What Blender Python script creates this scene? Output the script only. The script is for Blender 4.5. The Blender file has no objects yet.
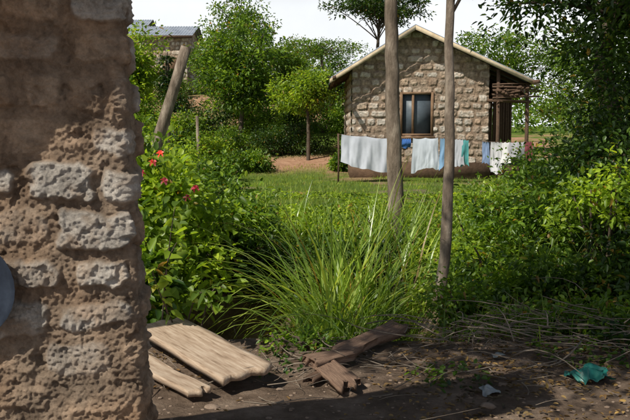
import bpy, math, numpy as np
from mathutils import Vector, Euler
R = np.random.RandomState(7)
scn = bpy.context.scene

# ---------------------------------------------------------------- helpers
def hsh(*a):
    v = np.zeros_like(np.asarray(a[0], dtype=float))
    for i, k in enumerate(a):
        v = v + np.asarray(k, dtype=float) * (127.1, 311.7, 74.7, 269.5)[i]
    v = np.sin(v) * 43758.5453
    return v - np.floor(v)
def vn(p, f=1.0, seed=0.0):
    p = p * f + seed * 17.31
    i = np.floor(p); t = p - i; t = t * t * (3 - 2 * t)
    o = 0
    for a in (0, 1):
        for b in (0, 1):
            for c in (0, 1):
                w = (t[:, 0] if a else 1 - t[:, 0]) * (t[:, 1] if b else 1 - t[:, 1]) * (t[:, 2] if c else 1 - t[:, 2])
                o = o + w * hsh(i[:, 0] + a, i[:, 1] + b, i[:, 2] + c)
    return o * 2 - 1
def fbm(p, f=1.0, n=4, seed=0.0):
    o = 0; a = 1.0
    for k in range(n):
        o = o + a * vn(p, f, seed + k); f *= 2.1; a *= 0.5
    return o / 2
def ss(x, a, b):
    t = np.clip((x - a) / (b - a), 0, 1); return t * t * (3 - 2 * t)
def nrm(v):
    return v / (np.linalg.norm(v, axis=1, keepdims=True) + 1e-9)

def empty(name, loc=(0, 0, 0)):
    e = bpy.data.objects.new(name, None); scn.collection.objects.link(e)
    e.empty_display_size = 0.2
    return e
def quadmesh(name, V, F, mats, parent=None, smooth=False, attrs=None, mi=None):
    V = np.asarray(V, dtype=np.float32); F = np.asarray(F, dtype=np.int32)
    me = bpy.data.meshes.new(name)
    me.vertices.add(len(V)); me.vertices.foreach_set('co', V.ravel())
    me.loops.add(F.size); me.loops.foreach_set('vertex_index', F.ravel())
    me.polygons.add(len(F)); me.polygons.foreach_set('loop_start', np.arange(0, F.size, 4, dtype=np.int32))
    me.polygons.foreach_set('loop_total', np.full(len(F), 4, dtype=np.int32))
    if smooth: me.polygons.foreach_set('use_smooth', np.ones(len(F), dtype=bool))
    if mi is not None: me.polygons.foreach_set('material_index', np.asarray(mi, dtype=np.int32))
    me.update(calc_edges=True); me.validate()
    for m in (mats if isinstance(mats, (list, tuple)) else [mats]): me.materials.append(m)
    if attrs:
        for k, a in attrs.items():
            at = me.attributes.new(k, 'FLOAT', 'POINT'); at.data.foreach_set('value', np.asarray(a, dtype=np.float32))
    ob = bpy.data.objects.new(name, me); scn.collection.objects.link(ob)
    if parent: ob.parent = parent
    return ob

class Acc:
    def __init__(s): s.V = []; s.F = []; s.n = 0
    def add(s, V, F):
        s.V.append(np.asarray(V, float)); s.F.append(np.asarray(F, int) + s.n); s.n += len(V)
    def box(s, c, size, rot=None, jit=0.0):
        sx, sy, sz = [k / 2 for k in size]
        v = np.array([[x, y, z] for x in (-sx, sx) for y in (-sy, sy) for z in (-sz, sz)], float)
        if jit: v += R.uniform(-jit, jit, v.shape)
        if rot is not None:
            m = np.array(Euler(rot).to_matrix()); v = v @ m.T
        v += np.array(c)
        s.add(v, [[0, 1, 3, 2], [4, 6, 7, 5], [0, 4, 5, 1], [2, 3, 7, 6], [0, 2, 6, 4], [1, 5, 7, 3]])
    def tube(s, P, rad, n=6, wob=0.0):
        P = np.asarray(P, float); k = len(P); rad = np.broadcast_to(np.asarray(rad, float), (k,))
        T = nrm(np.gradient(P, axis=0)); ref = np.array([0.31, 0.95, 0.1])
        A = nrm(np.cross(T, ref)); B = np.cross(T, A)
        an = np.linspace(0, 2 * np.pi, n, endpoint=False)
        ring = A[:, None] * np.cos(an)[None, :, None] + B[:, None] * np.sin(an)[None, :, None]
        rr = rad[:, None] * (1 + wob * R.uniform(-1, 1, (k, n)))
        V = (P[:, None] + ring * rr[..., None]).reshape(-1, 3)
        F = []
        for i in range(k - 1):
            for j in range(n):
                F.append([i * n + j, i * n + (j + 1) % n, (i + 1) * n + (j + 1) % n, (i + 1) * n + j])
        V = np.vstack([V, P[0], P[-1]]); c0 = k * n; c1 = c0 + 1
        for j in range(0, n, 2):
            F.append([c0, (j + 2) % n, (j + 1) % n, j]); b = (k - 1) * n
            F.append([c1, b + j, b + (j + 1) % n, b + (j + 2) % n])
        s.add(V, F)
    def build(s, name, mats, parent=None, smooth=False, **k):
        return quadmesh(name, np.vstack(s.V), np.vstack(s.F), mats, parent, smooth, **k)

def leafgeo(P, D, L, W, fold=0.25, droop=0.15, upj=0.5):
    n = len(P); D = nrm(D)
    up = np.array([0, 0, 1.0]) + R.normal(0, upj, (n, 3))
    S = nrm(np.cross(D, up)); N = np.cross(S, D)
    L = np.broadcast_to(L, (n,))[:, None]; W = np.broadcast_to(W, (n,))[:, None]
    dz = np.array([0, 0, 1.0])
    a = P
    l1 = P + D * L * .28 + S * W * .46 + N * W * fold
    l2 = P + D * L * .68 + S * W * .36 + N * W * fold - dz * droop * L * .4
    r1 = P + D * L * .28 - S * W * .46 + N * W * fold
    r2 = P + D * L * .68 - S * W * .36 + N * W * fold - dz * droop * L * .4
    t = P + D * L - dz * droop * L
    V = np.stack([a, l1, l2, t, r2, r1], 1).reshape(-1, 3)
    b = np.arange(n)[:, None] * 6
    F = np.concatenate([b + np.array([[0, 1, 2, 3]]), b + np.array([[0, 3, 4, 5]])], 0)
    return V, F
def clumps(c, rad, n, bias=0.45):
    d = nrm(R.normal(0, 1, (n, 3))); r = R.uniform(0, 1, (n, 1)) ** bias
    return np.array(c) + d * r * np.array(rad) * (0.85 + 0.3 * R.uniform(size=(n, 1)))
def clumpleaves(C, per, cr, flat=0.6, out=None):
    k = len(C); sc = R.uniform(0.5, 1.4, (k, 1))
    idx = R.randint(0, k, k * per)
    off = np.clip(R.normal(0, 1, (len(idx), 3)), -1.9, 1.9) * np.array([1, 1, flat]) * cr * sc[idx]
    P = C[idx] + off
    D = nrm(off) + R.normal(0, .55, off.shape) + np.array([0, 0, 0.05])
    return P, D

# ---------------------------------------------------------------- materials
def newmat(name):
    m = bpy.data.materials.new(name); m.use_nodes = True
    nt = m.node_tree; nt.nodes.clear()
    o = nt.nodes.new('ShaderNodeOutputMaterial')
    return m, nt, o
def N(nt, t, **k):
    n = nt.nodes.new(t)
    for a, b in k.items():
        if a in n.inputs.keys(): n.inputs[a].default_value = b
        else: setattr(n, a, b)
    return n
def ramp(nt, src, cols):
    r = nt.nodes.new('ShaderNodeValToRGB'); e = r.color_ramp.elements
    while len(e) < len(cols): e.new(0.5)
    for i, (p, c) in enumerate(cols):
        e[i].position = p; e[i].color = (*c, 1)
    nt.links.new(src, r.inputs[0]); return r
def noise(nt, scale, detail=5, rough=.6, vec=None):
    n = nt.nodes.new('ShaderNodeTexNoise'); n.inputs['Scale'].default_value = scale
    n.inputs['Detail'].default_value = detail; n.inputs['Roughness'].default_value = rough
    if vec is None:
        g = nt.nodes.new('ShaderNodeNewGeometry'); vec = g.outputs['Position']
    nt.links.new(vec, n.inputs['Vector']); return n
def mixc(nt, f, a, b, blend='MIX'):
    m = nt.nodes.new('ShaderNodeMix'); m.data_type = 'RGBA'; m.blend_type = blend
    for s, v in ((m.inputs[0], f), (m.inputs[6], a), (m.inputs[7], b)):
        if isinstance(v, (int, float)): s.default_value = v
        elif isinstance(v, tuple): s.default_value = (*v, 1)
        else: nt.links.new(v, s)
    return m.outputs[2]
def leafmat(name, c1, c2, c3, trans=0.4, rough=.42, dry=0.03):
    m, nt, o = newmat(name)
    g = nt.nodes.new('ShaderNodeNewGeometry')
    r = ramp(nt, g.outputs['Random Per Island'], [(0, c1), (.5, c2), (1 - dry - .02, c3), (1 - dry * .5, (.22, .15, .04))])
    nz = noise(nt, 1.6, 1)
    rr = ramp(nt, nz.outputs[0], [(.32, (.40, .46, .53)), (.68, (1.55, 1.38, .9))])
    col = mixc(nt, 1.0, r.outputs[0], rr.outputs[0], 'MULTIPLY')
    p = N(nt, 'ShaderNodeBsdfPrincipled', Roughness=rough); p.inputs['Specular IOR Level'].default_value = .5
    nt.links.new(col, p.inputs['Base Color'])
    t = nt.nodes.new('ShaderNodeBsdfTranslucent')
    tc = mixc(nt, 1.0, col, (2.0, 1.85, .75), 'MULTIPLY'); nt.links.new(tc, t.inputs[0])
    mx = nt.nodes.new('ShaderNodeMixShader'); mx.inputs[0].default_value = trans
    nt.links.new(p.outputs[0], mx.inputs[1]); nt.links.new(t.outputs[0], mx.inputs[2]); nt.links.new(mx.outputs[0], o.inputs[0])
    return m
def roughmat(name, cols, scale=8, bump=.3, bscale=30, rough=.9, stretch=None, extra=None):
    m, nt, o = newmat(name)
    vec = None
    if stretch:
        tc = nt.nodes.new('ShaderNodeTexCoord'); mp = nt.nodes.new('ShaderNodeMapping'); mp.inputs['Scale'].default_value = stretch
        nt.links.new(tc.outputs['Object'], mp.inputs[0]); vec = mp.outputs[0]
    nz = noise(nt, scale, 6, .65, vec); r = ramp(nt, nz.outputs[0], cols)
    p = N(nt, 'ShaderNodeBsdfPrincipled', Roughness=rough); p.inputs['Specular IOR Level'].default_value = .2
    nt.links.new(r.outputs[0], p.inputs['Base Color'])
    b = nt.nodes.new('ShaderNodeBump'); b.inputs['Strength'].default_value = bump; b.inputs['Distance'].default_value = .02
    n2 = noise(nt, bscale, 6, .7, vec); nt.links.new(n2.outputs[0], b.inputs['Height']); nt.links.new(b.outputs[0], p.inputs['Normal'])
    nt.links.new(p.outputs[0], o.inputs[0]); return m

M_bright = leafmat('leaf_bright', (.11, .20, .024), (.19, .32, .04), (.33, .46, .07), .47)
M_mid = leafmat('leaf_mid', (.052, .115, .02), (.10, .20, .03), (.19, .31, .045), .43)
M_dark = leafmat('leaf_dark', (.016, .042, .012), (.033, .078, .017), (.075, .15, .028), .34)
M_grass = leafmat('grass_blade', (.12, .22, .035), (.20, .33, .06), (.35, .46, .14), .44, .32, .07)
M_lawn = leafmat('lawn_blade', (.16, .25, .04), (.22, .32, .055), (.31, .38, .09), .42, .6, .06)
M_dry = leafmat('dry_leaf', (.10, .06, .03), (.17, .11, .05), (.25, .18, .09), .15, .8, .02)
M_pink = leafmat('petal', (.6, .07, .16), (.75, .12, .22), (.8, .2, .32), .4, .5, .0001)
M_bark = roughmat('bark_pale', [(.32, (.095, .075, .055)), (.5, (.19, .15, .115)), (.66, (.34, .285, .225))], 9, 1, 40, stretch=(1, 1, .3))
M_stick = roughmat('dry_stick', [(.3, (.11, .085, .065)), (.7, (.30, .25, .20))], 6, .3, 25)
M_barkd = roughmat('bark_dark', [(.3, (.05, .04, .03)), (.7, (.13, .10, .075))], 6, .6, 25)
M_wood = roughmat('weathered_plank', [(.3, (.17, .115, .075)), (.46, (.36, .265, .19)), (.7, (.52, .42, .325))], 5, .2, 9, stretch=(.8, 9, 8))
M_woodd = roughmat('old_dark_wood', [(.25, (.05, .03, .022)), (.7, (.17, .11, .075))], 6, .6, 14, stretch=(1.5, 10, 8))
M_woodr = roughmat('old_red_brown_wood', [(.25, (.12, .07, .05)), (.7, (.36, .24, .17))], 5, .8, 12, stretch=(1.5, 14, 10))
M_fascia = roughmat('fascia_wood', [(.3, (.40, .31, .20)), (.7, (.62, .53, .39))], 4, .2, 12)
M_frame = roughmat('window_timber', [(.3, (.14, .085, .05)), (.7, (.25, .16, .10))], 6, .2, 20)
M_mudb = roughmat('mud_base', [(.3, (.07, .045, .03)), (.7, (.16, .10, .065))], 5, .8, 12)
M_stone = roughmat('loose_stone', [(.3, (.16, .11, .08)), (.7, (.34, .26, .2))], 9, .7, 30)
M_metal = roughmat('old_roof_sheet', [(.3, (.17, .20, .25)), (.6, (.30, .34, .40)), (.8, (.28, .21, .16))], 2, .1, 10, .6)
M_thatch = roughmat('thatch', [(.3, (.12, .09, .06)), (.7, (.28, .21, .13))], 6, .8, 30)
def cloth(name, c):
    return roughmat(name, [(.3, tuple(k * .82 for k in c)), (.7, c)], 3, .15, 40, .9)

def masonmat(name, mort, stone, tint, bsc=70, bd=.012):
    m, nt, o = newmat(name)
    a = N(nt, 'ShaderNodeAttribute', attribute_name='pale'); b = N(nt, 'ShaderNodeAttribute', attribute_name='tone')
    n1 = noise(nt, 9, 8, .78); n2 = noise(nt, 28, 8, .8); n3 = noise(nt, 2.2, 3)
    mc = ramp(nt, n1.outputs[0], [(.34, tuple(k * .5 for k in mort)), (.5, mort), (.66, tuple(min(1, k * 1.5) for k in mort))])
    mc2 = mixc(nt, 1.0, mc.outputs[0], ramp(nt, n3.outputs[0], [(.35, (1, 1, 1)), (.7, tint)]).outputs[0], 'MULTIPLY')
    sc = ramp(nt, n2.outputs[0], [(.36, tuple(k * .5 for k in stone)), (.58, stone)])
    c = mixc(nt, a.outputs['Fac'], mc2, sc.outputs[0])
    tr = ramp(nt, b.outputs['Fac'], [(0, (.48, .46, .44)), (1, (1.38, 1.36, 1.33))])
    c = mixc(nt, 1.0, c, tr.outputs[0], 'MULTIPLY')
    p = N(nt, 'ShaderNodeBsdfPrincipled', Roughness=.95); p.inputs['Specular IOR Level'].default_value = .1
    nt.links.new(c, p.inputs['Base Color'])
    bp = nt.nodes.new('ShaderNodeBump'); bp.inputs['Strength'].default_value = 1; bp.inputs['Distance'].default_value = bd
    n4 = noise(nt, bsc, 8, .8); nt.links.new(n4.outputs[0], bp.inputs['Height']); nt.links.new(bp.outputs[0], p.inputs['Normal'])
    nt.links.new(p.outputs[0], o.inputs[0]); return m
M_mason = masonmat('coral_stone_mud_mortar', (.44, .35, .27), (.76, .71, .65), (1.06, .88, .74), 45, .03)
M_mason2 = masonmat('coral_block_wall', (.35, .285, .225), (.68, .63, .57), (1.04, .93, .86), 30, .03)

def masonry(s, z, seed, H, W, near=False):
    p = np.stack([s, z, np.full_like(s, seed * 3.7)], 1); k = H / .19
    ws = s + (.06 if near else .035) * fbm(p, 6, 3, 1) * k; wz = z + (.055 if near else .04) * fbm(p, 4, 3, 5) * k
    r = np.floor(wz / H); fz = wz / H - r
    wr = W * (.6 + .8 * hsh(r, r * 0 + seed))
    q = ws / wr + hsh(r, r * 0 + seed + 3) * 5; c = np.floor(q); fs = q - c
    h = lambda kk: hsh(r, c, r * 0 + kk + seed)
    dx = (.5 - abs(fs - .5)) * wr; dz = (.5 - abs(fz - .5)) * H
    gap = H * (.06 + .15 * h(1))
    ex = np.maximum(.045 * k - (dx - gap), 0); ez = np.maximum(.045 * k - (dz - gap), 0)
    e = .045 * k - np.hypot(ex, ez) + (.024 if near else .012) * fbm(p, 20, 3, 9) * k
    m = ss(e, -.004, .02 * k)
    if near:
        m = m * (.45 + .55 * ss(h(7), .1, .3))
        disp = m * (.006 + .03 * h(2)) + .016 * fbm(p, 5, 3, 3) + .011 * fbm(p, 26, 5, 7) + .005 * vn(p, 110, 3) + .004 * vn(p, 60, 4)
        disp -= .014 * ss(fbm(p, 18, 4, 31), .22, .4)
    else:
        disp = m * (.008 + .03 * h(2)) * k + .022 * fbm(p, 5, 3, 3) + .014 * fbm(p, 24, 4, 7) * (1 + m)
        disp -= .018 * ss(fbm(p, 17, 2, 31), .25, .5)
    pale = m * ss(h(4), .35, .5) * (.3 + .7 * ss(fbm(p, 12, 4, 12), -.3, .15))
    tone = .5 + .4 * (h(5) - .5) * m + .5 * fbm(p, 11, 5, 20) - .28 * (1 - m)
    return disp, pale, np.clip(tone + .16, 0, 1)

# ---------------------------------------------------------------- terrain
def hgt(x, y):
    x = np.asarray(x, float); y = np.asarray(y, float)
    p = np.stack([x.ravel(), y.ravel(), np.zeros(x.size)], 1)
    g = -1.35 * ss(y, 6.0, 6.6) * (1 - ss(y, 9.0, 9.9)) * (1 - ss(x, .7, 1.4)) * ss(x, -5, -3.5)
    r = np.interp(y, [0, 22, 26, 30, 36, 45, 60, 100, 220], [0, 0, .06, .45, 1.8, 3.4, 5, 7, 8])
    r = r * (1 - .72 * ss(x, 1.5, 7))
    nn = (.05 * fbm(p, .8, 4) + .02 * fbm(p, 5, 3)).reshape(x.shape)
    nn = nn + (.35 * ss(y, 28, 40)) * fbm(p, .25, 3, 4).reshape(x.shape)
    return g + r + nn
def build_ground():
    a = np.linspace(-1, 1, 330); xs = np.sinh(a * 5.2) / np.sinh(5.2) * 260
    b = np.linspace(0, 1, 420); ys = -12 + np.sinh(b * 3.6) / np.sinh(3.6) * 420
    ys = np.sort(np.concatenate([ys, np.arange(3.5, 11, .06)]))
    X, Y = np.meshgrid(xs, ys); Z = hgt(X, Y)
    V = np.stack([X, Y, Z], -1).reshape(-1, 3); nx, ny = len(xs), len(ys)
    i = np.arange(ny - 1)[:, None] * nx + np.arange(nx - 1)[None]
    F = np.stack([i, i + 1, i + nx + 1, i + nx], -1).reshape(-1, 4)
    x, y = V[:, 0], V[:, 1]; p = V * np.array([1, 1, 0])
    g = ss(y + .6 * fbm(p, .9, 3), 9.8, 10.9)
    path = np.exp(-((y - 29.2 - .12 * x + .5 * fbm(p, .4, 2)) / 1.5) ** 2) * ss(x, -3.5, -1) * (1 - ss(x, 1.5, 3.5))
    g = g * (1 - np.clip(path * 1.6, 0, 1)) * (1 - .9 * ss(y, 30, 34) * (1 - ss(y, 50, 60)) * ss(fbm(p, .22, 3, 8), -.05, .15))
    g = np.clip(g - .7 * ss(y, 13, 17) * ss(fbm(p, .7, 4, 21), .14, .35), 0, 1)
    red = ss(y, 20, 28)
    m, nt, o = newmat('ground_soil_grass')
    A = N(nt, 'ShaderNodeAttribute', attribute_name='green'); B = N(nt, 'ShaderNodeAttribute', attribute_name='red')
    n1 = noise(nt, 3, 8, .7); n2 = noise(nt, 12, 8, .75)
    d1 = ramp(nt, n1.outputs[0], [(.3, (.10, .07, .05)), (.5, (.23, .165, .12)), (.7, (.42, .32, .245))])
    d2 = ramp(nt, n1.outputs[0], [(.3, (.32, .17, .10)), (.7, (.58, .36, .24))])
    d = mixc(nt, B.outputs['Fac'], d1.outputs[0], d2.outputs[0])
    gr = ramp(nt, n2.outputs[0], [(.3, (.07, .12, .02)), (.6, (.14, .22, .035)), (.75, (.25, .27, .08))])
    c = mixc(nt, A.outputs['Fac'], d, gr.outputs[0])
    pb = N(nt, 'ShaderNodeBsdfPrincipled', Roughness=.95); pb.inputs['Specular IOR Level'].default_value = .1
    nt.links.new(c, pb.inputs['Base Color'])
    bp = nt.nodes.new('ShaderNodeBump'); bp.inputs['Strength'].default_value = 1; bp.inputs['Distance'].default_value = .07
    nt.links.new(n2.outputs[0], bp.inputs['Height']); nt.links.new(bp.outputs[0], pb.inputs['Normal']); nt.links.new(pb.outputs[0], o.inputs[0])
    quadmesh('ground', V, F, m, smooth=True, attrs={'green': g, 'red': red})
build_ground()
def gz(x, y): return float(hgt(np.array([x]), np.array([y]))[0])

# ---------------------------------------------------------------- near wall
def near_wall():
    par = empty('mud_stone_wall')
    th, yaw, r = .24, math.radians(7), .05
    step = .0042
    pts = [(-a, 0, 0, -1) for a in np.concatenate([np.arange(2.4, .7, -.02), np.arange(.7, r, -step)])]
    for t in np.linspace(0, math.pi / 2, 14): pts.append((-r + r * math.sin(t), r - r * math.cos(t), math.sin(t), -math.cos(t)))
    for b in np.arange(r + .005, th - r, .006): pts.append((0, b, 1, 0))
    for t in np.linspace(0, math.pi / 2, 10): pts.append((-r + r * math.cos(t), th - r + r * math.sin(t), math.cos(t), math.sin(t)))
    for a in np.arange(r, 2.4, .03): pts.append((-a, th, 0, 1))
    pts = np.array(pts); q = np.concatenate([[0], np.cumsum(np.hypot(np.diff(pts[:, 0]), np.diff(pts[:, 1])))])
    zs = np.concatenate([np.arange(-.1, .42, .02), np.arange(.42, 2.2, step), np.arange(2.2, 2.85, .03)])
    Q, Z = np.meshgrid(q, zs); A = np.broadcast_to(pts[:, 0], Q.shape); B = np.broadcast_to(pts[:, 1], Q.shape)
    NA = np.broadcast_to(pts[:, 2], Q.shape); NB = np.broadcast_to(pts[:, 3], Q.shape)
    d, pale, tone = masonry(Q.ravel(), Z.ravel(), 2.0, .165, .25, True); d = d.reshape(Q.shape)
    k = fbm(np.stack([Q.ravel() * 0 + 3, Q.ravel() * 0, Z.ravel()], 1), 2.5, 3).reshape(Q.shape)
    top = 2.62 + .78 * np.minimum(A, 0)
    Zc = np.minimum(Z, np.maximum(top, .3))
    a = A + NA * d + (.085 * (1 - Z / 2) + .015 * k) * (1 + A * .2); b = B + NB * d
    cx, cy = -.715, 3.0
    X = cx + a * math.cos(yaw) - b * math.sin(yaw); Y = cy + a * math.sin(yaw) + b * math.cos(yaw)
    V = np.stack([X, Y, Zc], -1).reshape(-1, 3); nx = len(q); ny = len(zs)
    i = np.arange(ny - 1)[:, None] * nx + np.arange(nx - 1)[None]
    F = np.stack([i, i + 1, i + nx + 1, i + nx], -1).reshape(-1, 4)
    quadmesh('masonry', V, F, M_mason, par, True, {'pale': pale, 'tone': tone})
    ac = Acc()
    for j in range(26):
        a0 = .12 - j * .1; zt = 2.80 + .78 * a0
        for bb in np.arange(-.31, .3, .09):
            c = (cx + a0 * math.cos(yaw) - bb * math.sin(yaw), cy + a0 * math.sin(yaw) + bb * math.cos(yaw), zt + R.uniform(-.015, .015))
            ac.box(c, (.2, .11, .06), (R.uniform(-.1, .1), -math.atan(.78) + R.uniform(-.05, .05), yaw), .012)
    ac.build('roof_verge', M_thatch, par)
    b = Acc(); prof = [(0.0, .0), (.08, .0), (.15, -.003), (.17, -.012), (.18, -.02), (.19, -.02)]
    V = []; n = 32
    for rr, dd in prof:
        for t in range(n): V.append((rr * math.cos(t * 2 * math.pi / n), -.03 + dd, rr * math.sin(t * 2 * math.pi / n)))
    F = [[i * n + j, i * n + (j + 1) % n, (i + 1) * n + (j + 1) % n, (i + 1) * n + j] for i in range(len(prof) - 1) for j in range(n)]
    b.add(np.array(V) + np.array([-1.285, 2.925, 1.02]), F)
    b.build('enamel_basin', roughmat('blue_grey_enamel', [(.3, (.012, .016, .026)), (.7, (.03, .04, .06))], 12, .0, 10, 1.0), None, True)
near_wall()

# ---------------------------------------------------------------- stone house
def grid_wall(name, o, ux, W, topf, mat, par, seed, H, Wd, holes=(), step=.02, zmin=0., n=(0, -1)):
    ss_ = np.arange(0, W + step, step); zs = np.arange(zmin, 5.4, step)
    S, Z = np.meshgrid(ss_, zs); d, pale, tone = masonry(S.ravel(), Z.ravel(), seed, H, Wd)
    row = np.floor(Z.ravel() / H)
    pale = np.clip(pale * (.3 + 1.2 * hsh(row, row * 0 + 3.3)), 0, 1)
    d = d.reshape(S.shape)
    X = o[0] + S * ux[0] + n[0] * d; Y = o[1] + S * ux[1] + n[1] * d
    V = np.stack([X, Y, Z + o[2]], -1).reshape(-1, 3); nx, ny = len(ss_), len(zs)
    i = np.arange(ny - 1)[:, None] * nx + np.arange(nx - 1)[None]
    F = np.stack([i, i + 1, i + nx + 1, i + nx], -1).reshape(-1, 4)
    sc = (S[:-1, :-1] + step / 2).ravel(); zc = (Z[:-1, :-1] + step / 2).ravel()
    keep = zc < topf(sc)
    for (a, b, c, dd) in holes: keep &= ~((sc > a) & (sc < b) & (zc > c) & (zc < dd))
    return quadmesh(name, V, F[keep], mat, par, True, {'pale': pale, 'tone': tone})
def slab(ac, p0, p1, y0, y1, t):
    (x0, z0), (x1, z1) = p0, p1
    v = [(x0, y0, z0), (x1, y0, z1), (x1, y1, z1), (x0, y1, z0), (x0, y0, z0 + t), (x1, y0, z1 + t), (x1, y1, z1 + t), (x0, y1, z0 + t)]
    ac.add(v, [[0, 1, 2, 3], [4, 7, 6, 5], [0, 4, 5, 1], [1, 5, 6, 2], [2, 6, 7, 3], [3, 7, 4, 0]])
def corrug(ac, p0, p1, y0, y1, pitch=.15, amp=.018):
    (x0, z0), (x1, z1) = p0, p1
    ys = np.arange(y0, y1, pitch / 6); ns = np.linspace(0, 1, 6)
    V = []
    for y in ys:
        for s in ns: V.append((x0 + (x1 - x0) * s, y, z0 + (z1 - z0) * s + amp * math.sin(y / pitch * 2 * math.pi)))
    n = len(ns)
    F = [[i * n + j, i * n + j + 1, (i + 1) * n + j + 1, (i + 1) * n + j] for i in range(len(ys) - 1) for j in range(n - 1)]
    ac.add(V, F)
def house():
    par = empty('stone_house')
    y0 = 26.; x0, x1 = 1.2, 5.6; rx, rz = 3.15, 4.9
    sl, sr = .62, .455
    top = lambda s: np.where(s + x0 < rx, rz - .1 - sl * (rx - s - x0), rz - .1 - sr * (s + x0 - rx))
    grid_wall('gable_wall', (x0, y0, 0), (1, 0), x1 - x0, top, M_mason2, par, 5., .25, .42, [(1.54, 2.62, 1.42, 2.82)], zmin=.5)
    grid_wall('side_wall', (x1, y0, 0), (0, 1), 6.5, lambda s: s * 0 + 3.62, M_mason2, par, 8., .25, .42, [(2.2, 3.1, .5, 2.4)], .04, .5, (1, 0))
    grid_wall('side_wall_back', (x0, y0, 0), (0, 1), 6.5, lambda s: s * 0 + 3.5, M_mason2, par, 9., .25, .42, [], .04, .5, (-1, 0))
    b = Acc(); b.box(((x0 + x1) / 2, y0 + 3.4, .26), (x1 - x0 + .16, 7.0, .6)); b.box((6.15, y0 + 3.4, .2), (1.0, 6.6, .45)); b.build('foundation', M_mudb, par)
    r = Acc()
    corrug(r, (.5, rz - sl * (rx - .5)), (rx, rz), y0 - .55, y0 + 7); corrug(r, (rx, rz), (7.0, rz - sr * (7.0 - rx)), y0 - .55, y0 + 7)
    r.build('roof', M_metal, par, True)
    f = Acc()
    slab(f, (.46, rz - sl * (rx - .46) - .17), (rx, rz - .17), y0 - .60, y0 - .565, .14)
    slab(f, (rx, rz - .17), (7.04, rz - sr * (7.04 - rx) - .17), y0 - .60, y0 - .565, .14)
    f.build('fascia_board', M_fascia, par)
    e = Acc()
    for k in range(5):
        for (xx, zz) in ((.6, rz - sl * (rx - .6)), (6.9, rz - sr * (6.9 - rx))): e.box((xx, y0 - .3 + k * 1.6, zz - .09), (.1, 1.5, .1))
    for yy in np.arange(y0 - .5, y0 + 6.8, .9):
        slab(e, (.56, rz - sl * (rx - .56) - .13), (rx, rz - .13), yy, yy + .06, .1); slab(e, (rx, rz - .13), (6.9, rz - sr * (6.9 - rx) - .13), yy, yy + .06, .1)
    e.build('rafters', M_woodd, par)
    w = Acc(); wx0, wx1, wz0, wz1 = 2.74, 3.82, 1.42, 2.82; yy = y0 + .03
    for c, s in (((wx0 + .04, yy, (wz0 + wz1) / 2), (.08, .16, wz1 - wz0)), ((wx1 - .04, yy, (wz0 + wz1) / 2), (.08, .16, wz1 - wz0)),
                 (((wx0 + wx1) / 2, yy, wz1 - .035), (wx1 - wx0 - .16, .158, .07)), (((wx0 + wx1) / 2, yy, wz0 + .035), (wx1 - wx0 - .16, .158, .07)),
                 ((3.16, yy, (wz0 + wz1) / 2), (.07, .12, wz1 - wz0 - .14))): w.box(c, s)
    w.box(((wx0 + wx1) / 2, y0 - .03, wz0 - .05), (wx1 - wx0 + .1, .2, .07))
    w.build('window_frame', M_frame, par)
    g = Acc(); g.box(((wx0 + wx1) / 2, y0 + .09, (wz0 + wz1) / 2), (wx1 - wx0 - .1, .01, wz1 - wz0 - .1))
    g.build('window_pane', roughmat('dusty_glass', [(.3, (.06, .08, .10)), (.7, (.13, .16, .19))], 2, .05, 6, .4), par)
    v = Acc()
    for px in (5.85, 6.78):
        for py in (y0 - .2, y0 + 3, y0 + 6): v.tube([(px, py, 0), (px + .02, py, 1.6), (px, py, rz - sr * (px - rx) - .15)], .06, 8)
    v.tube([(5.5, y0 - .2, 2.55), (6.9, y0 - .2, 2.5)], .05, 6); v.tube([(5.5, y0 + 3, 2.55), (6.9, y0 + 3, 2.5)], .05, 6)
    for k in range(18):
        xx = R.uniform(5.7, 6.75); zz = 2.62 + R.uniform(0, .4)
        v.tube([(xx, y0 - .7 + R.uniform(-.3, .3), zz), (xx + R.uniform(-.2, .2), y0 + 4, zz + R.uniform(-.05, .05))], R.uniform(.025, .05), 6)
    for k in range(9):
        zz = 2.58 + k * .06 + R.uniform(-.03, .03)
        v.tube([(5.6, y0 - .3 - R.uniform(0, .3), zz), (7.0 + R.uniform(-.2, .2), y0 - .32, zz + R.uniform(-.08, .08))], R.uniform(.015, .03), 5)
    for k in range(15): v.tube([(5.66 + k * .085, y0 + 2.2, .45), (5.66 + k * .085 + R.uniform(-.03, .03), y0 + 2.2, 3.3)], .045, 6)
    v.build('veranda_posts_and_stored_poles', M_woodd, par)
house()

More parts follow.
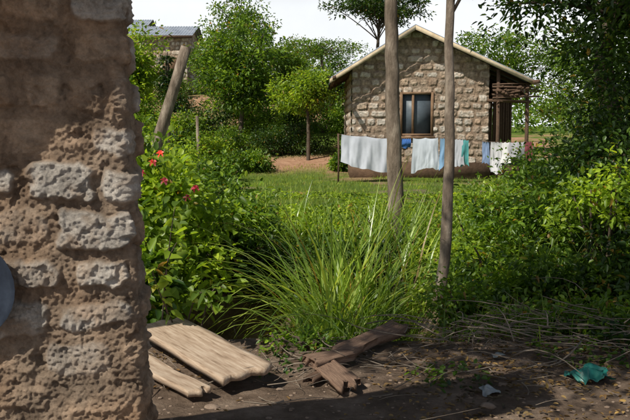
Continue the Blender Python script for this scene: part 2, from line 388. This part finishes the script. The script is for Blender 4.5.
def small_house(name, x0, x1, y0, depth, z0, zw, zr, wall_seed):
    par = empty(name); H = .25
    grid_wall('front_wall', (x0, y0, z0), (1, 0), x1 - x0, lambda s: s * 0 + zw - z0, M_mason2, par, wall_seed, H, .4, [((x1 - x0) * .55, (x1 - x0) * .55 + .8, 1.6, 2.6)], .04, -.6)
    W = depth; grid_wall('gable_wall', (x1, y0, z0), (0, 1), W, lambda s: zw - z0 + (zr - zw) * (1 - abs(s - W / 2) / (W / 2)), M_mason2, par, wall_seed + 1, H, .4, [], .04, -.6, (1, 0))
    grid_wall('far_gable_wall', (x0, y0, z0), (0, 1), W, lambda s: zw - z0 + (zr - zw) * (1 - abs(s - W / 2) / (W / 2)), M_mason2, par, wall_seed + 1, H, .4, [], .04, -.6, (-1, 0))
    ac = Acc()
    for (ya, za, yb, zb) in ((y0 - .4, zw - .12, y0 + W / 2, zr), (y0 + W / 2, zr, y0 + W + .4, zw - .12)):
        xs = np.arange(x0 - .4, x1 + .4, .04); v = []
        for x in xs:
            a = .02 * math.sin(x / .16 * 6.28); v += [(x, ya, za + a + .06), (x, yb, zb + a + .06)]
        ac.add(v, [[2 * i, 2 * i + 1, 2 * i + 3, 2 * i + 2] for i in range(len(xs) - 1)])
    ac.build('roof', M_metal, par, True)
    f = Acc(); f.box(((x0 + x1) / 2, y0 - .41, zw - .13), (x1 - x0 + .8, .04, .15)); f.build('fascia_board', M_woodd, par)
    d = Acc(); cx = x0 + (x1 - x0) * .55 + .4; d.box((cx, y0 + .04, z0 + 2.1), (.8, .05, 1.0)); d.build('shutter', M_frame, par)
small_house('stone_house', -10.3, -7.3, 46, 5, 3.1, 6.95, 7.7, 14.)
small_house('stone_house', -15.5, -11.2, 52, 5, 4.0, 8.0, 8.9, 16.)
small_house('stone_house', .2, 2.2, 41, 3, 2.0, 4.1, 4.7, 18.)

# ---------------------------------------------------------------- vegetation
def qcurve(a, b, sag, n=7):
    a = np.array(a, float); b = np.array(b, float); t = np.linspace(0, 1, n)[:, None]
    return a + (b - a) * t + np.array(sag) * (4 * t * (1 - t)) * .5
def tree(name, path, rads, cc, rad, nc, per, cr, L, lm, bm, bias=.5, W=.5, nb=None, flat=.6):
    par = empty(name); t = Acc(); path = np.array(path, float)
    k = 22; u = np.linspace(0, len(path) - 1, k); P = np.stack([np.interp(u, range(len(path)), path[:, i]) for i in range(3)], 1)
    for _ in range(3): P[1:-1] = (P[:-2] + 2 * P[1:-1] + P[2:]) / 4
    P[1:-1, :2] += R.normal(0, .004, (k - 2, 2)); rr = np.interp(u, range(len(path)), rads) * (1 + R.uniform(-.02, .02, k))
    t.tube(P, rr, 14, .03)
    C = clumps(cc, rad, nc, bias)
    for c in C[:(nb or min(nc, 26))]:
        st = P[R.randint(k - 6, k)]; ln = np.linalg.norm(c - st)
        t.tube(qcurve(st, c, (R.uniform(-.1, .1) * ln, R.uniform(-.1, .1) * ln, .12 * ln)), np.linspace(rads[-1] * .6, .012 + rads[-1] * .08, 7), 5)
    t.build('trunk_and_limbs', bm, par, True)
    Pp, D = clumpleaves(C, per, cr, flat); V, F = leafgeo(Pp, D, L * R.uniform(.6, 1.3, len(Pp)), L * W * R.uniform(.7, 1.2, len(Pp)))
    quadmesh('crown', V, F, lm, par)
    return par
def bush(name, c, rad, nc, per, cr, L, lm, W=.55, bias=.6, flat=.8, stems=14):
    par = empty(name); C = clumps(c, rad, nc, bias)
    C[:, 2] = np.maximum(C[:, 2], hgt(C[:, 0], C[:, 1]) + .05)
    t = Acc()
    for q in C[:stems]:
        b = np.array([c[0] + (q[0] - c[0]) * .35, c[1] + (q[1] - c[1]) * .35, 0]); b[2] = gz(b[0], b[1]) - .05
        t.tube(qcurve(b, q, (R.uniform(-.1, .1), R.uniform(-.1, .1), .1)), np.linspace(.02, .006, 7) * (1 + rad[2] * .3), 5)
    t.build('stems', M_barkd, par, True)
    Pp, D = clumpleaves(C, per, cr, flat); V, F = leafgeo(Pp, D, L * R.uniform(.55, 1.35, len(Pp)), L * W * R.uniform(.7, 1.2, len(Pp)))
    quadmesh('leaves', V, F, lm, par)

tree('slender_tree', [(1.13, 11, -.1), (1.10, 11, 1), (1.06, 11, 2), (1.03, 11, 3), (1.0, 11, 4.2), (1.1, 11, 6.2)], [.118, .106, .098, .09, .08, .05], (1.2, 11, 7.2), (2.0, 1.8, 1.4), 34, 110, .35, .13, M_mid, M_bark)
tree('slender_tree', [(1.17, 7.5, -.1), (1.20, 7.5, .15), (1.25, 7.5, .5), (1.26, 7.5, 1.4), (1.24, 7.5, 2.2), (1.23, 7.5, 2.9), (1.3, 7.5, 5.3)], [.062, .056, .053, .048, .043, .038, .028], (1.5, 7.4, 6.0), (1.5, 1.4, 1.0), 34, 110, .3, .11, M_mid, M_bark)
tree('added_shade_tree', [(-3.6, 4.6, -.1), (-3.4, 4.2, 2.5), (-2.9, 3.4, 4.6)], [.2, .16, .1], (-1.1, 2.5, 5.9), (2.6, 1.7, .8), 76, 95, .3, .13, M_mid, M_barkd)  # unseen tree, added so its crown shades the right foreground
tree('broadleaf_tree', [(4.9, 12.2, -.1), (4.6, 12, 1.4), (4.2, 12, 2.5), (4.6, 12, 4.4)], [.17, .14, .12, .08], (5.5, 12.2, 4.2), (2.5, 2.0, 2.6), 190, 190, .34, .115, M_dark, M_barkd, .6, nb=40)  # leaves of this and next tree darkened: canopy shade put into their colour
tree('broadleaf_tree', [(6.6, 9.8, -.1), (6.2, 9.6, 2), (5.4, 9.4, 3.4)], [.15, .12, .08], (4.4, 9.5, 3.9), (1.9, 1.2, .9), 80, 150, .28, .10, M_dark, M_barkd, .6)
# background trees
tree('round_tree', [(-3.0, 32, .6), (-2.9, 32, 2.6), (-3.0, 32, 4)], [.1, .08, .05], (-2.9, 32, 4.1), (1.7, 1.5, 1.7), 80, 130, .32, .16, M_mid, M_barkd)
tree('tall_tree', [(-3.4, 38, 2), (-3.3, 38, 5), (-3.5, 38, 6.5)], [.12, .09, .05], (-3.5, 38, 6.3), (1.6, 1.3, 1.7), 44, 90, .3, .16, M_mid, M_barkd)
tree('round_tree', [(-.25, 30, .2), (-.25, 30, 1.8), (-.3, 30, 2.7)], [.08, .06, .05], (-.4, 30, 3.05), (1.25, 1, .8), 44, 110, .25, .13, M_bright, M_barkd)
tree('umbrella_tree', [(.3, 44, 2.5), (.4, 44, 5), (.3, 44, 6)], [.1, .08, .05], (.2, 44, 6.0), (2.4, 1.6, .7), 60, 70, .28, .12, M_mid, M_barkd, flat=.3)
tree('umbrella_tree', [(3.0, 38, 1), (2.9, 38, 5), (3.0, 38, 6.5)], [.12, .09, .05], (2.9, 38, 7.3), (2.1, 1.6, .8), 60, 110, .32, .15, M_dark, M_barkd, flat=.4)
tree('conifer_tree', [(-4.55, 25, 0), (-4.55, 25, 2), (-4.55, 25, 4.0)], [.06, .05, .02], (-4.55, 25, 3.0), (.22, .22, 1.1), 30, 60, .11, .10, M_dark, M_barkd, 1.)
tree('round_tree', [(-6.6, 26, 0), (-6.4, 26, 2), (-6.1, 26, 3)], [.1, .08, .04], (-6.0, 26, 3.4), (.85, 1, 1.5), 60, 110, .26, .15, M_bright, M_barkd)
tree('broadleaf_tree', [(8.6, 37, .3), (8.6, 37, 3), (8.4, 37, 4)], [.12, .09, .05], (8.6, 37, 4.4), (3.2, 2, 1.6), 80, 110, .34, .16, M_mid, M_barkd)
tree('broadleaf_tree', [(12.4, 35, .3), (12.4, 35, 3), (12.2, 35, 4)], [.12, .09, .05], (12.2, 35, 3.6), (3.2, 2, 2.4), 80, 110, .34, .16, M_mid, M_barkd)
tree('round_tree', [(-5.0, 41, 2), (-5.0, 41, 3.6), (-5.0, 41, 4.5)], [.1, .08, .04], (-5.2, 41, 4.8), (1.1, 1, 1.2), 44, 90, .28, .15, M_mid, M_barkd)
tree('round_tree', [(-1.2, 39, 2), (-1.2, 39, 3.6), (-1.2, 39, 4.2)], [.1, .08, .04], (-1.2, 39, 4.4), (1.5, 1, 1.1), 40, 90, .28, .15, M_mid, M_barkd)
tree('round_tree', [(1.0, 37, 1.4), (1.0, 37, 2.6), (1.0, 37, 3.4)], [.1, .08, .04], (1.0, 37, 3.6), (1.0, 1, 1.3), 36, 90, .28, .15, M_dark, M_barkd)
C = []
for k in range(360):
    a = R.uniform(-1, 1); y = R.uniform(58, 105); x = a * y * .55; C.append((x, y, hgt(np.array([x]), np.array([y]))[0] + R.uniform(.2, 2.8)))
P, D = clumpleaves(np.array(C), 60, .85, .7); V, F = leafgeo(P, D, .38, .22); quadmesh('distant_trees', V, F, M_mid)

bush('hedge', (-1.0, 31, 1.2), (2.2, .6, .6), 60, 110, .2, .09, M_dark)
bush('hedge', (-3.6, 31.5, 1.1), (1.6, .6, .6), 40, 100, .2, .09, M_mid)
hills = [(-2.6, 34, 1.2, .8, M_bright), (-1.2, 35.5, 1.3, .8, M_mid), (-4.6, 34, 1.4, .9, M_dark), (.6, 34.5, 1.2, .9, M_mid), (-6.0, 33, 1.5, .8, M_bright), (-7.9, 36, 1.2, .7, M_mid),
         (-3.9, 39, 1.4, .8, M_mid), (-9.6, 43.5, 1.2, .8, M_bright), (-2.4, 42, 1.8, 1.0, M_dark), (-4.9, 46, 1.8, 1.3, M_mid), (-1.0, 47, 2.2, 1.4, M_mid), (2.4, 46, 2.0, 1.4, M_mid), (-6.0, 52, 2.2, 1.6, M_mid), (-4.0, 29.3, .8, .5, M_bright), (-2.2, 27.6, .6, .35, M_mid), (-5.4, 28.5, .9, .6, M_dark),
         (-3.2, 24.5, .8, .4, M_mid), (.95, 27.6, .3, .35, M_mid), (-7.6, 44.3, .9, .7, M_mid), (-6.9, 40, .9, .6, M_dark)]
for (x, y, rx_, h, mm) in hills:
    bush('garden_bush', (x, y, gz(x, y) + h * .75), (rx_, .9 * min(1, rx_), h), 36, 80, .24 * min(1, .4 + rx_ * .6), .125, mm)
bush('garden_bush', (-6.0, 24, 1.0), (1.6, 1, .95), 50, 100, .25, .12, M_mid)
bush('garden_bush', (-3.9, 19, .6), (1.4, 1.3, .75), 60, 110, .22, .10, M_bright)
bush('garden_bush', (-2.5, 15.5, .35), (1.1, 1.3, .6), 50, 110, .2, .09, M_mid)
bush('garden_bush', (-2.9, 12.0, .7), (1.1, 1.2, .95), 60, 110, .2, .11, M_bright)
bush('flowering_bush', (-1.85, 8.9, .5), (.85, .6, 1.0), 80, 80, .15, .115, M_bright, .6)
bush('broadleaf_plant', (-1.62, 7.5, .3), (.42, .45, .8), 46, 50, .13, .13, M_bright, .62)
bush('broadleaf_plant', (-1.6, 7.0, -.1), (.3, .3, .6), 34, 40, .12, .12, M_mid, .62)
bush('broadleaf_plant', (-1.0, 10.0, .4), (.5, .35, .45), 36, 60, .13, .09, M_mid, .5)
bush('broadleaf_plant', (-.6, 11.2, .1), (1.3, .8, .4), 60, 100, .16, .08, M_bright)
bush('broadleaf_plant', (.6, 12.6, .0), (2.2, 1.6, .2), 60, 100, .16, .08, M_bright)
bush('broadleaf_plant', (3.2, 14, .1), (1.8, 2.2, .4), 70, 100, .18, .09, M_bright)
bush('broadleaf_plant', (5.4, 17, .5), (1.6, 2.0, .9), 60, 110, .22, .1, M_mid)
bush('shrub', (1.9, 9.4, .15), (.8, .8, .5), 50, 100, .13, .08, M_bright)
bush('shrub', (2.9, 8.8, .4), (1.1, .9, .75), 80, 110, .14, .08, M_mid, .5, .4)
bush('shrub', (4.1, 9.8, .9), (1.3, 1.0, 1.5), 110, 120, .16, .085, M_dark, .5, .4)  # dark leaf tone on this and next shrub stands for shade
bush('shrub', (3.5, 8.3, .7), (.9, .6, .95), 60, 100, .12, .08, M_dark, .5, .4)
bush('shrub', (2.9, 8.0, .9), (.5, .5, .5), 22, 60, .1, .08, M_bright, .5, .4)  # bright leaf tone stands for sun dapples among the dark shrubs
bush('shrub', (2.5, 7.4, .1), (.8, .5, .55), 60, 100, .11, .07, M_mid)
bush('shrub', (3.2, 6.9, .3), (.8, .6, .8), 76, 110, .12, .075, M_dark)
bush('shrub', (1.7, 7.9, .0), (.6, .5, .5), 40, 100, .11, .065, M_mid)
bush('shrub', (1.35, 7.05, -.05), (.45, .25, .3), 30, 70, .09, .06, M_mid)
bush('creeping_undergrowth', (2.3, 6.4, -.05), (1.2, .35, .24), 56, 60, .10, .06, M_mid)
bush('creeping_undergrowth', (3.0, 5.9, -.02), (.9, .4, .3), 46, 60, .10, .06, M_dark)
bush('creeping_undergrowth', (.0, 5.8, -.02), (.35, .15, .10), 12, 26, .06, .05, M_mid)
bush('gully_undergrowth', (.6, 9.7, -.35), (1.0, .3, .45), 50, 90, .13, .07, M_dark)  # dark leaves here and below put the hollow's shade into the colour
bush('gully_undergrowth', (-.7, 9.7, -.35), (1.0, .3, .5), 50, 90, .13, .07, M_dark)

P = np.array([(-1.63, 8.05, 1.28), (-1.50, 7.95, 1.1), (-1.6, 8.3, 1.36), (-1.3, 8.1, .92), (-1.2, 8.0, 1.02), (-1.72, 7.95, 1.18)]); ac = Acc()
for p in P:
    a = np.linspace(0, 2 * np.pi, 6)[:-1] + R.uniform(0, 1); D = np.stack([np.cos(a), -.5 + 0 * a, np.sin(a)], 1)
    V, F = leafgeo(np.repeat(p[None], 5, 0), D, .05, .045); ac.add(V, F)
ac.build('pink_flowers', M_pink)

def blades(name, base, L, lean, w, mat, seg=8, az=None, fall=1.0):
    n = len(base); az = R.uniform(0, 2 * np.pi, n) if az is None else az
    L = L * R.uniform(.45, 1.15, n); ln = lean * R.uniform(.25, 1.35, n); w = w * R.uniform(.5, 1.25, n)[:, None]
    h = np.stack([np.cos(az), np.sin(az), 0 * az], 1); side = np.stack([-np.sin(az), np.cos(az), 0 * az], 1)
    tw = R.uniform(-.9, .9, n)[:, None]; side = nrm(side + h * tw + np.array([0, 0, 1]) * R.uniform(-.2, .2, n)[:, None])
    ang0 = R.uniform(.02, .25, n); V = []; p = base.copy()
    for k in range(seg + 1):
        t = k / seg; ww = w * (1 - t ** 2.2) * (.6 + .4 * min(1, t * 4)) + .0008
        V += [p - side * ww / 2, p + side * ww / 2]
        a = ang0 + ln * (t ** 1.5) * fall
        p = p + (h * np.sin(a)[:, None] + np.array([0, 0, 1]) * np.cos(a)[:, None]) * (L / seg)[:, None]
    V = np.stack(V, 1).reshape(-1, 3); m = 2 * (seg + 1); b = np.arange(n)[:, None] * m
    F = np.concatenate([b + np.array([[2 * k, 2 * k + 1, 2 * k + 3, 2 * k + 2]]) for k in range(seg)], 0)
    return quadmesh(name, V, F, mat)
def bed(n, cx, cy, rx, ry, dz=0):
    a = R.normal(0, .5, (n, 2)); x = cx + a[:, 0] * rx; y = cy + a[:, 1] * ry
    return np.stack([x, y, hgt(x, y) - .02], 1)
blades('tall_grass_clump', np.vstack([bed(280, .22, 7.9, .2, .22), bed(280, .5, 8.4, .26, .3), bed(60, .05, 8.5, .1, .15)]), 2.65, 2.3, .027, M_grass, 11)
blades('tall_grass_clump', np.vstack([bed(150, .85, 8.6, .3, .3), bed(80, .6, 7.2, .22, .18)]), 1.9, 2.4, .022, M_grass, 10)
blades('tall_grass_clump', bed(200, 1.0, 10.1, .7, .5), 1.0, 2.0, .018, M_grass)
blades('tall_grass_clump', bed(120, -.3, 10.7, .9, .4), .9, 2.0, .018, M_grass)
blades('tall_grass_clump', np.vstack([bed(130, 2.0, 8.4, .7, .4), bed(90, 2.9, 7.6, .7, .4)]), .8, 1.9, .014, M_grass)
blades('tall_grass_clump', np.vstack([bed(80, .45, 6.05, .6, .1), bed(130, 1.6, 6.2, .8, .25)]), .36, 1.7, .008, M_grass)
n = 52000; y = 10 + 19 * R.uniform(0, 1, n) ** .9; x = R.uniform(-.5, .5, n) * y * .95
k = (y < 14) | (fbm(np.stack([x, y, 0 * x], 1), .7, 4, 21) < .25); x, y = x[k], y[k]
blades('grass', np.stack([x, y, hgt(x, y) - .01], 1), .11, 1.3, .016, M_lawn, 2)
n = 22000; y = R.uniform(10.2, 20, n); x = R.uniform(-.42, .48, n) * y
k = fbm(np.stack([x, y, 0 * x], 1), .8, 3, 3) > -.0; x, y = x[k], y[k]
P = np.stack([x, y, hgt(x, y) + R.uniform(.02, .2, len(x)) * (1.2 - (y - 10) / 12)], 1); D = R.normal(0, 1, P.shape) * np.array([1, 1, .5]); V, F = leafgeo(P, D, .085, .05); quadmesh('weeds', V, F, M_bright)

ac = Acc(); lv = Acc(); par = empty('creeping_vine')
for (a, b, sg) in (((-1.0, 6.05, -.1), (-1.15, 5.6, .62), (-.1, -.2, .3)), ((-.9, 6.0, -.1), (-.62, 5.7, .42), (0, -.2, .5)), ((-1.1, 6.05, 0), (-.95, 5.9, .85), (-.2, -.1, .2)), ((-1.0, 6.0, 0), (-.72, 5.6, .3), (0, 0, .5)),
                   ((-1.2, 6.1, 0), (-1.05, 6.0, 1.05), (0, 0, .2))):
    c = qcurve(a, b, sg, 12); ac.tube(c, np.linspace(.008, .003, 12), 5)
    pp = np.repeat(c[3:], 2, 0) + R.normal(0, .025, (18, 3)); V, F = leafgeo(pp, R.normal(0, 1, pp.shape) * np.array([1, 1, .4]) + np.array([.2, -.4, 0]), R.uniform(.06, .13, 18), R.uniform(.05, .1, 18), .15, .25, .4); lv.add(V, F)
ac.build('stem', M_barkd, par, True); lv.build('leaves', M_bright, par)

# ---------------------------------------------------------------- foreground planks, wood, twigs
def plank(name, c, L, W, T, rot, mat, rag=.02):
    nx, ny = 40, 14; V = []; F = []
    xs = np.linspace(-.5, .5, nx); ys = np.linspace(-.5, .5, ny); seeds = R.uniform(0, 50)
    def pt(i, j, z):
        x = xs[i] * L; y = ys[j] * W; e = vn(np.array([[x * 2 + seeds, y * 5, 0]]), 1.5)[0]
        if i in (0, nx - 1): x += rag * vn(np.array([[y * 30, seeds, 0]]))[0]
        if j in (0, ny - 1): y += rag * .4 * e
        return (x, y, z * T / 2 + .003 * e)
    V = [pt(i, j, z) for z in (-1, 1) for i in range(nx) for j in range(ny)]; m = nx * ny
    for i in range(nx - 1):
        for j in range(ny - 1):
            a = i * ny + j; F.append([a, a + 1, a + ny + 1, a + ny]); F.append([m + a, m + a + ny, m + a + ny + 1, m + a + 1])
    for i in range(nx - 1):
        for j, s in ((0, 1), (ny - 1, -1)):
            a = i * ny + j; F.append([a, a + ny, m + a + ny, m + a][::s])
    for j in range(ny - 1):
        for i, s in ((0, -1), (nx - 1, 1)):
            a = i * ny + j; F.append([a, a + 1, m + a + 1, m + a][::s])
    ob = quadmesh(name, V, F, mat); ob.location = c; ob.rotation_euler = rot
    return ob
plank('wooden_plank', (-.80, 5.36, .12), 1.36, .37, .045, (.1, .03, math.atan2(-1.2, .82)), M_wood, .04)
plank('wooden_plank', (-1.06, 5.12, .05), 1.25, .16, .04, (.02, .0, math.atan2(-1.2, .9)), M_wood, .05)
plank('broken_plank', (.40, 5.72, .08), .85, .13, .06, (.25, -.04, math.atan2(.85, .6)), M_woodr, .08)
plank('broken_plank', (.10, 5.25, .07), .40, .13, .05, (.2, .05, math.atan2(.5, .45)), M_woodr, .08)
plank('broken_plank', (.13, 4.98, .04), .36, .16, .04, (.1, .08, math.atan2(-.6, .25)), M_woodr, .08)
plank('broken_plank', (.02, 5.05, .02), .30, .08, .03, (.1, .05, math.atan2(.8, .35)), M_woodd, .08)

def twigs(name, n, cx, cy, rx, ry, zr, Lr, mat, rad=.006):
    ac = Acc()
    for k in range(n):
        x = cx + R.normal(0, .5) * rx; y = cy + R.normal(0, .5) * ry; z = gz(x, y) + R.uniform(.01, zr); a = R.normal(0, 1.0) + (math.pi if R.rand() > .5 else 0); L = R.uniform(*Lr)
        d = np.array([math.cos(a), math.sin(a) * .8, R.uniform(-.12, .25)]) * L; p = np.array([x, y, z]); P = qcurve(p, p + d, R.normal(0, .14, 3) * L, 6); P[:, 2] = np.maximum(P[:, 2], hgt(P[:, 0], P[:, 1]) + .005)
        r = rad * R.uniform(.4, 1.4); ac.tube(P, np.linspace(r, r * .4, 6), 5)
    ac.build(name, mat, None, True)
twigs('brushwood_pile', 220, 1.8, 5.95, 1.5, .6, .2, (.12, .7), M_stick, .005)
twigs('fallen_twigs', 200, .6, 5.5, 2.2, 1.0, .05, (.06, .4), M_stick, .004)
n = 6800; x = R.uniform(-1.6, 4.4, n); y = 4.0 + 3 * R.uniform(0, 1, n); k = vn(np.stack([x, y, 0 * x], 1), 2.) + .5 * (x > .6) + R.normal(0, .3, n) > .1; x, y = x[k], y[k]
P = np.stack([x, y, hgt(x, y) + R.uniform(.002, .03, len(x))], 1); V, F = leafgeo(P, R.normal(0, 1, P.shape) * np.array([1, 1, .15]), .04, .02, .3, 0, .3); quadmesh('leaf_litter', V, F, M_dry)
n = 3200; x = R.uniform(-.4, 4.0, n); y = 4.4 + 2.2 * R.uniform(0, 1, n); k = vn(np.stack([x, y, 0 * x], 1), 1.7, 5) + (y - 5.2) * .5 > .15; x, y = x[k], y[k]
P = np.stack([x, y, hgt(x, y) + R.uniform(.005, .06, len(x))], 1); V, F = leafgeo(P, R.normal(0, 1, P.shape) * np.array([1, 1, .5]), .05, .03); quadmesh('seedlings', V, F, M_mid)
ac = Acc()
for k in range(1100):
    x = R.uniform(-1.6, 4.2); y = R.uniform(4, 6.2); r = R.uniform(.004, .016) if k > 22 else R.uniform(.025, .05)
    n = 8; zz = gz(x, y); th = np.linspace(-1.3, 1.3, 5); P = np.stack([0 * th + x, 0 * th + y, zz + r * .4 * np.sin(th)], 1); ac.tube(P, r * np.cos(th) * R.uniform(.8, 1.2), 8, .25)
ac.build('scattered_stones', M_stone, None, False)

def bag(name, c, s, col):
    n = 18; V = []
    for i in range(n):
        for j in range(n):
            u = i / (n - 1) - .5; v = j / (n - 1) - .5; V.append((u * s[0], v * s[1], s[2] * max(0, 1 - 3.2 * (u * u + v * v))))
    V = np.array(V); V += .3 * s[2] * 2 * np.stack([vn(V, 22, 1), vn(V, 22, 2), vn(V, 28, 3)], 1); V += np.array(c)
    F = [[i * n + j, i * n + j + 1, (i + 1) * n + j + 1, (i + 1) * n + j] for i in range(n - 1) for j in range(n - 1)]
    m, nt, o = newmat(name + '_film'); p = N(nt, 'ShaderNodeBsdfPrincipled', Roughness=.4); nz = noise(nt, 20)
    r = ramp(nt, nz.outputs[0], [(.3, tuple(k * .5 for k in col)), (.7, col)]); nt.links.new(r.outputs[0], p.inputs['Base Color']); nt.links.new(p.outputs[0], o.inputs[0])
    quadmesh(name, V, F, m)
bag('plastic_bag', (1.78, 5.05, .015), (.25, .19, .06), (.02, .18, .15))
bag('plastic_wrapper', (1.07, 4.72, .015), (.11, .10, .04), (.3, .33, .34))
bag('plastic_wrapper', (1.3, 5.5, .02), (.09, .05, .03), (.26, .29, .3))

ac = Acc(); ac.tube([(-3.15, 14, -.1), (-2.7, 14, 1.55), (-2.45, 14, 2.3), (-2.22, 14, 3.03)], [.11, .10, .098, .095], 12, .04); ac.build('leaning_log', M_bark, None, True)
ac = Acc(); ac.tube([(-3.3, 22.5, -.1), (-3.27, 22.5, 1.), (-3.3, 22.5, 2.0)], .045, 8, .08); ac.build('fence_post', M_bark, None, True)

# ---------------------------------------------------------------- laundry
def laundry():
    par = empty('clothesline'); ac = Acc(); y = 24.2
    def lz(x): return 1.47 - .06 * math.sin((x - .75) / 6.2 * math.pi * 2) ** 2 - .035 * (x - .75)
    P = [(x, y, lz(x)) for x in np.linspace(.72, 6.9, 40)]; ac.tube(P, .008, 5); ac.build('line', M_woodd, par)
    p = Acc()
    for x in (.7, 3.9, 6.9): p.tube([(x, y + .02, -.1), (x + .02, y + .02, .8), (x, y + .02, lz(x) + .03)], .03, 8, .05)
    p.build('posts', M_woodd, par)
    items = [('sheet', .8, 2.25, 1.0, (.52, .55, .63), .03), ('shirt', 2.28, 2.5, .85, (.47, .52, .62), .02), ('towel', 2.62, 2.88, .3, (.05, .14, .40), .01), ('dress', 2.95, 3.7, .95, (.52, .57, .65), .05),  # pale fabrics toned down to grey-blue: shade put into the cloth colours
             ('cloth', 3.78, 4.05, .9, (.2, .34, .52), .03), ('shirt', 4.08, 4.45, .85, (.5, .52, .58), .06), ('scarf', 4.42, 4.62, .8, (.09, .32, .33), .02), ('shirt', 5.05, 5.25, .75, (.22, .3, .48), .03),
             ('shirt', 5.35, 5.85, .6, (.68, .68, .70), .02), ('skirt', 5.85, 6.3, .5, (.4, .4, .44), .04), ('blouse', 5.3, 5.6, .95, (.6, .6, .64), .04), ('maroon_cloth', 6.32, 6.55, .6, (.22, .06, .07), .02)]
    for q, (nm, x0, x1, ln, col, tp) in enumerate(items):
        nx, nz = 48, 22; T, S_ = np.meshgrid(np.linspace(0, 1, nz), np.linspace(0, 1, nx), indexing='ij')
        t = T.ravel(); s = S_.ravel(); xx = x0 + (x1 - x0) * s; z0 = np.array([lz(v) for v in xx])
        pn = np.stack([xx * 4 + q * 9, t * .9, xx * 0], 1)
        w = .17 * t ** .5 * fbm(pn, 1.0, 3, 3) + .04 * t * fbm(pn, 4.0, 2, 7)
        scal = .035 * abs(np.sin(s * math.pi * (2 + q % 3))) ** .7
        hem = .12 * vn(np.stack([s * 2.3 + q * 5, s * 0, s * 0], 1)) + .05 * vn(np.stack([s * 9 + q, s * 0, s * 0], 1))
        V1 = np.stack([xx + (s - .5) * tp * 2 * t + .03 * t * vn(pn, 2, 9), y - .03 - .002 * q + w - .04 * t, z0 + .012 - ln * t * (1 + hem) - scal * (1 - t)], 1)
        t2 = t * .4; V2 = np.stack([xx, y - .03 + .07 * np.minimum(1, t2 * 8), z0 + .012 - ln * t2 * (1 - hem) - scal], 1)
        i = np.arange(nz - 1)[:, None] * nx + np.arange(nx - 1)[None]
        F = np.stack([i, i + 1, i + nx + 1, i + nx], -1).reshape(-1, 4); V = np.vstack([V1, V2]); F = np.vstack([F, F + len(V1)])
        quadmesh(nm, V, F, cloth('fabric_%d' % q, col), par, True)
laundry()

# ---------------------------------------------------------------- light, sky, camera
S = Vector((-.52, -.52, .8)).normalized()
sun = bpy.data.objects.new('sun', bpy.data.lights.new('sun', 'SUN')); scn.collection.objects.link(sun)
sun.data.energy = 5.0; sun.data.angle = math.radians(.5); sun.data.color = (1, .94, .82); sun.rotation_euler = S.to_track_quat('Z', 'Y').to_euler()
w = bpy.data.worlds.new('World'); scn.world = w; w.use_nodes = True; nt = w.node_tree; bg = nt.nodes['Background']
sky = nt.nodes.new('ShaderNodeTexSky'); sky.sky_type = 'NISHITA'; sky.sun_disc = False
sky.sun_elevation = math.asin(S.z); sky.sun_rotation = math.atan2(S.x, S.y); sky.air_density = 1.2; sky.dust_density = 2.0
tc = nt.nodes.new('ShaderNodeTexCoord'); sp = nt.nodes.new('ShaderNodeSeparateXYZ'); nt.links.new(tc.outputs['Generated'], sp.inputs[0])
nz = noise(nt, 2.2, 6, .6, tc.outputs['Generated'])
hr = ramp(nt, sp.outputs['Z'], [(.0, (1, 1, 1)), (.15, (1, 1, 1)), (.27, (0, 0, 0))])
nr = ramp(nt, nz.outputs[0], [(.35, (.8, .8, .8)), (.6, (1, 1, 1))])
f = mixc(nt, 1.0, hr.outputs[0], nr.outputs[0], 'MULTIPLY')
c = mixc(nt, f, sky.outputs[0], (19.5, 20, 20.5)); nt.links.new(c, bg.inputs[0]); bg.inputs[1].default_value = .056

cam = bpy.data.objects.new('camera', bpy.data.cameras.new('camera')); scn.collection.objects.link(cam)
cam.location = (0, 0, 1.6); cam.data.lens = 45.7; cam.data.clip_end = 1000; cam.rotation_euler = (math.radians(90 - 5.7), 0, 0); scn.camera = cam
scn.view_settings.view_transform = 'Standard'; scn.view_settings.look = 'None'; scn.view_settings.exposure = 0
